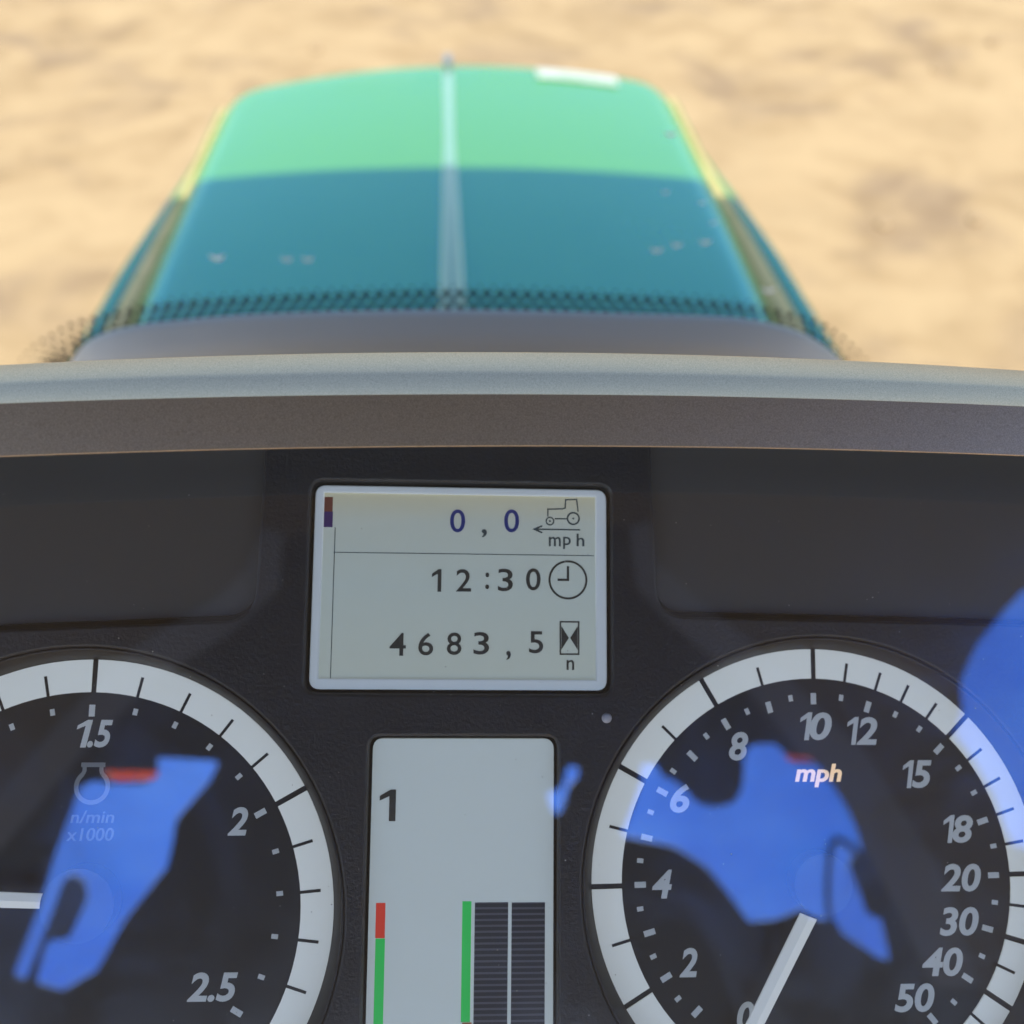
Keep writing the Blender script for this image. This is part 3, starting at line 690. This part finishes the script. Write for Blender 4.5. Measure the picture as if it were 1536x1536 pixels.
# main display
def bx(name, b_, z0, z1, m, parent):
    bm = bmesh.new(); add_box(bm, b_[0], b_[1], b_[2], b_[3], z0, z1); return from_bm(name, mm_bm(bm), m, parent)
f = DISPLAY['frame']; s = DISPLAY['screen']
disp = sheet('main_display', [rrect(f, 2.6), [(s[0], s[1]), (s[2], s[1]), (s[2], s[3]), (s[0], s[3])]], 1.6, M['lcd_frame'], cl_, z=-1.4, bevel=0.4, scale=MM)
disp['label'] = 'rectangular trip display with a pale rounded frame'
bx('lcd_screen', (s[0]-.3, s[1]-.3, s[2]+.3, s[3]+.3), -3.2, -2.2, M['lcd'], disp)
#bx('warm_band', (s[0]+2.6, s[3]-3.4, s[2], s[3]), -2.2, -2.17, M['lcd_warm'], disp)
ZI = -2.14
def ibox(name, key, m):
    b_ = DISPLAY[key]; return bx(name, b_, ZI-0.02, ZI, m, disp)
ibox('status_bar', 'red', M['rust']); ibox('status_bar', 'purple', M['purple']); ibox('divider_line', 'rule', M['ink_grey']); ibox('divider_line', 'column', M['ink_grey'])
for k, (g, x0, y0, x1, y1) in enumerate(DISPLAY['glyphs']):
    put_text('digit' if g.isdigit() else 'letter', g, (x0+x1)/2, (y0+y1)/2, x1-x0, y1-y0, ZI, M['ink_blue'] if k in (0, 2) else M['ink_grey'] if k < 6 else M['ink'], disp, 0, 0.008)
x0, y0, x1, y1 = DISPLAY['tractor']; tx = lambda u, v: (x0+(x1-x0)*(u-1178)/167, y1-(y1-y0)*(v-155)/127)
k_ = (x1-x0)/167; bm = bmesh.new()
add_strokes(bm, [tx(1190, 240), tx(1190, 205), tx(1262, 202), tx(1273, 198), tx(1275, 158), tx(1328, 156), tx(1335, 214)], 0.32, ZI, ZI+.02)
add_strokes(bm, [tx(1223, 250), tx(1280, 250)], 0.32, ZI, ZI+.02)
for (u, v), r_, w in (((1200, 262), 18, 6), ((1312, 248), 28, 8)):
    c = tx(u, v); add_strokes(bm, circle(c[0], c[1], r_*k_, 28), w*k_, ZI+.021, ZI+.03, True); add_prism(bm, circle(c[0], c[1], 5*k_, 12), ZI+.021, ZI+.03)
from_bm('tractor_symbol', mm_bm(bm), M['ink_grey'], disp)
x0, y0, x1, y1 = DISPLAY['arrow']; ym = (y0+y1)/2; bm = bmesh.new()
add_strokes(bm, [(x0+.3, ym), (x1, ym)], 0.34, ZI, ZI+.02); add_strokes(bm, [(x0+1.9, y1), (x0, ym), (x0+1.9, y0)], 0.4, ZI+.021, ZI+.03)
from_bm('arrow_symbol', mm_bm(bm), M['ink_grey'], disp)
x0, y0, x1, y1 = DISPLAY['clock']; cx, cy, r_ = (x0+x1)/2, (y0+y1)/2, (x1-x0)/2; bm = bmesh.new()
add_strokes(bm, circle(cx, cy, r_-0.25, 48), 0.5, ZI, ZI+.02, True); add_strokes(bm, [(cx, cy+3.3), (cx, cy), (cx-2.5, cy)], 0.55, ZI, ZI+.02)
from_bm('clock_symbol', mm_bm(bm), M['ink'], disp)
x0, y0, x1, y1 = DISPLAY['glass']; cx, cy = (x0+x1)/2, (y0+y1)/2; bm = bmesh.new()
add_strokes(bm, [(x0, y0), (x1, y0), (x1, y1), (x0, y1)], 0.38, ZI, ZI+.02, True)
add_prism(bm, [(x0+.25, y0+1.0), (cx-.15, cy), (x0+.25, y1-1.0)], ZI+.021, ZI+.03); add_prism(bm, [(x1-.25, y0+1.0), (x1-.25, y1-1.0), (cx+.15, cy)], ZI+.021, ZI+.03)
from_bm('hourglass_symbol', mm_bm(bm), M['ink'], disp)

# bar display
bm = bmesh.new(); add_prism(bm, rrect(bar_f, 2.4), -4, -2.2); bmesh.ops.translate(bm, vec=(0, 0, 0), verts=bm.verts)
bar = from_bm('bar_display', mm_bm(bm), M['lcd_cool'], cl_); bar['label'] = 'upright gear and level display'
b_ = BARS['one']; put_text('digit', '1', (b_[0]+b_[2])/2, (b_[1]+b_[3])/2, b_[2]-b_[0], b_[3]-b_[1], ZI, M['ink'], bar, 0, 0.02)
for key, m in (('red', 'red'), ('green', 'green'), ('green2', 'green'), ('orange', 'orange')):
    bx('colour_bar', BARS[key], ZI-0.03, ZI, M[m], bar)
for c in BARS['cols']:
    bx('level_back', c, ZI-0.05, ZI-0.02, M['slate_back'], bar)
    y = c[3]-0.25; src = None
    while y-BARS['pitch'] > c[1]:
        if src is None:
            bm = bmesh.new(); add_box(bm, -(c[2]-c[0])/2, -BARS['pitch']*0.62, (c[2]-c[0])/2, 0, 0, 0.03); src = from_bm('level_segment', mm_bm(bm), M['slate'], bar); o = src
        else:
            o = src.copy(); COL.objects.link(o)
        o.location = ((c[0]+c[2])/2*MM, y*MM, (ZI-0.02)*MM); y -= BARS['pitch']

# clear cover over the whole face
bm = bmesh.new(); add_box(bm, -188, -158, 198, 29, 1.5, 3.0)
o = from_bm('clear_cover', mm_bm(bm), [M['lens'], M['lens_edge']], cl_)
for p in o.data.polygons: p.material_index = 0 if p.normal.z > 0.9 else 1

# dust that has settled on the cover and the hood
bm = bmesh.new()
for k in range(150):
    x, y, z = (rnd.uniform(-110, 140), rnd.uniform(-112, 12), 3.01)
    n_ = rnd.randint(4, 6); r0 = rnd.choice((0.07, 0.09, 0.12, 0.17)); a0 = rnd.uniform(0, 6)
    add_prism(bm, [(x+r0*rnd.uniform(.6, 1.2)*math.cos(a0+i*2*math.pi/n_), y+r0*rnd.uniform(.6, 1.2)*math.sin(a0+i*2*math.pi/n_)) for i in range(n_)], z, z+0.04)
o = from_bm('dust_specks', mm_bm(bm), mat('dust_and_sheen', (0.30, 0.29, 0.28), 0.9), cl_); o['kind'] = 'stuff'
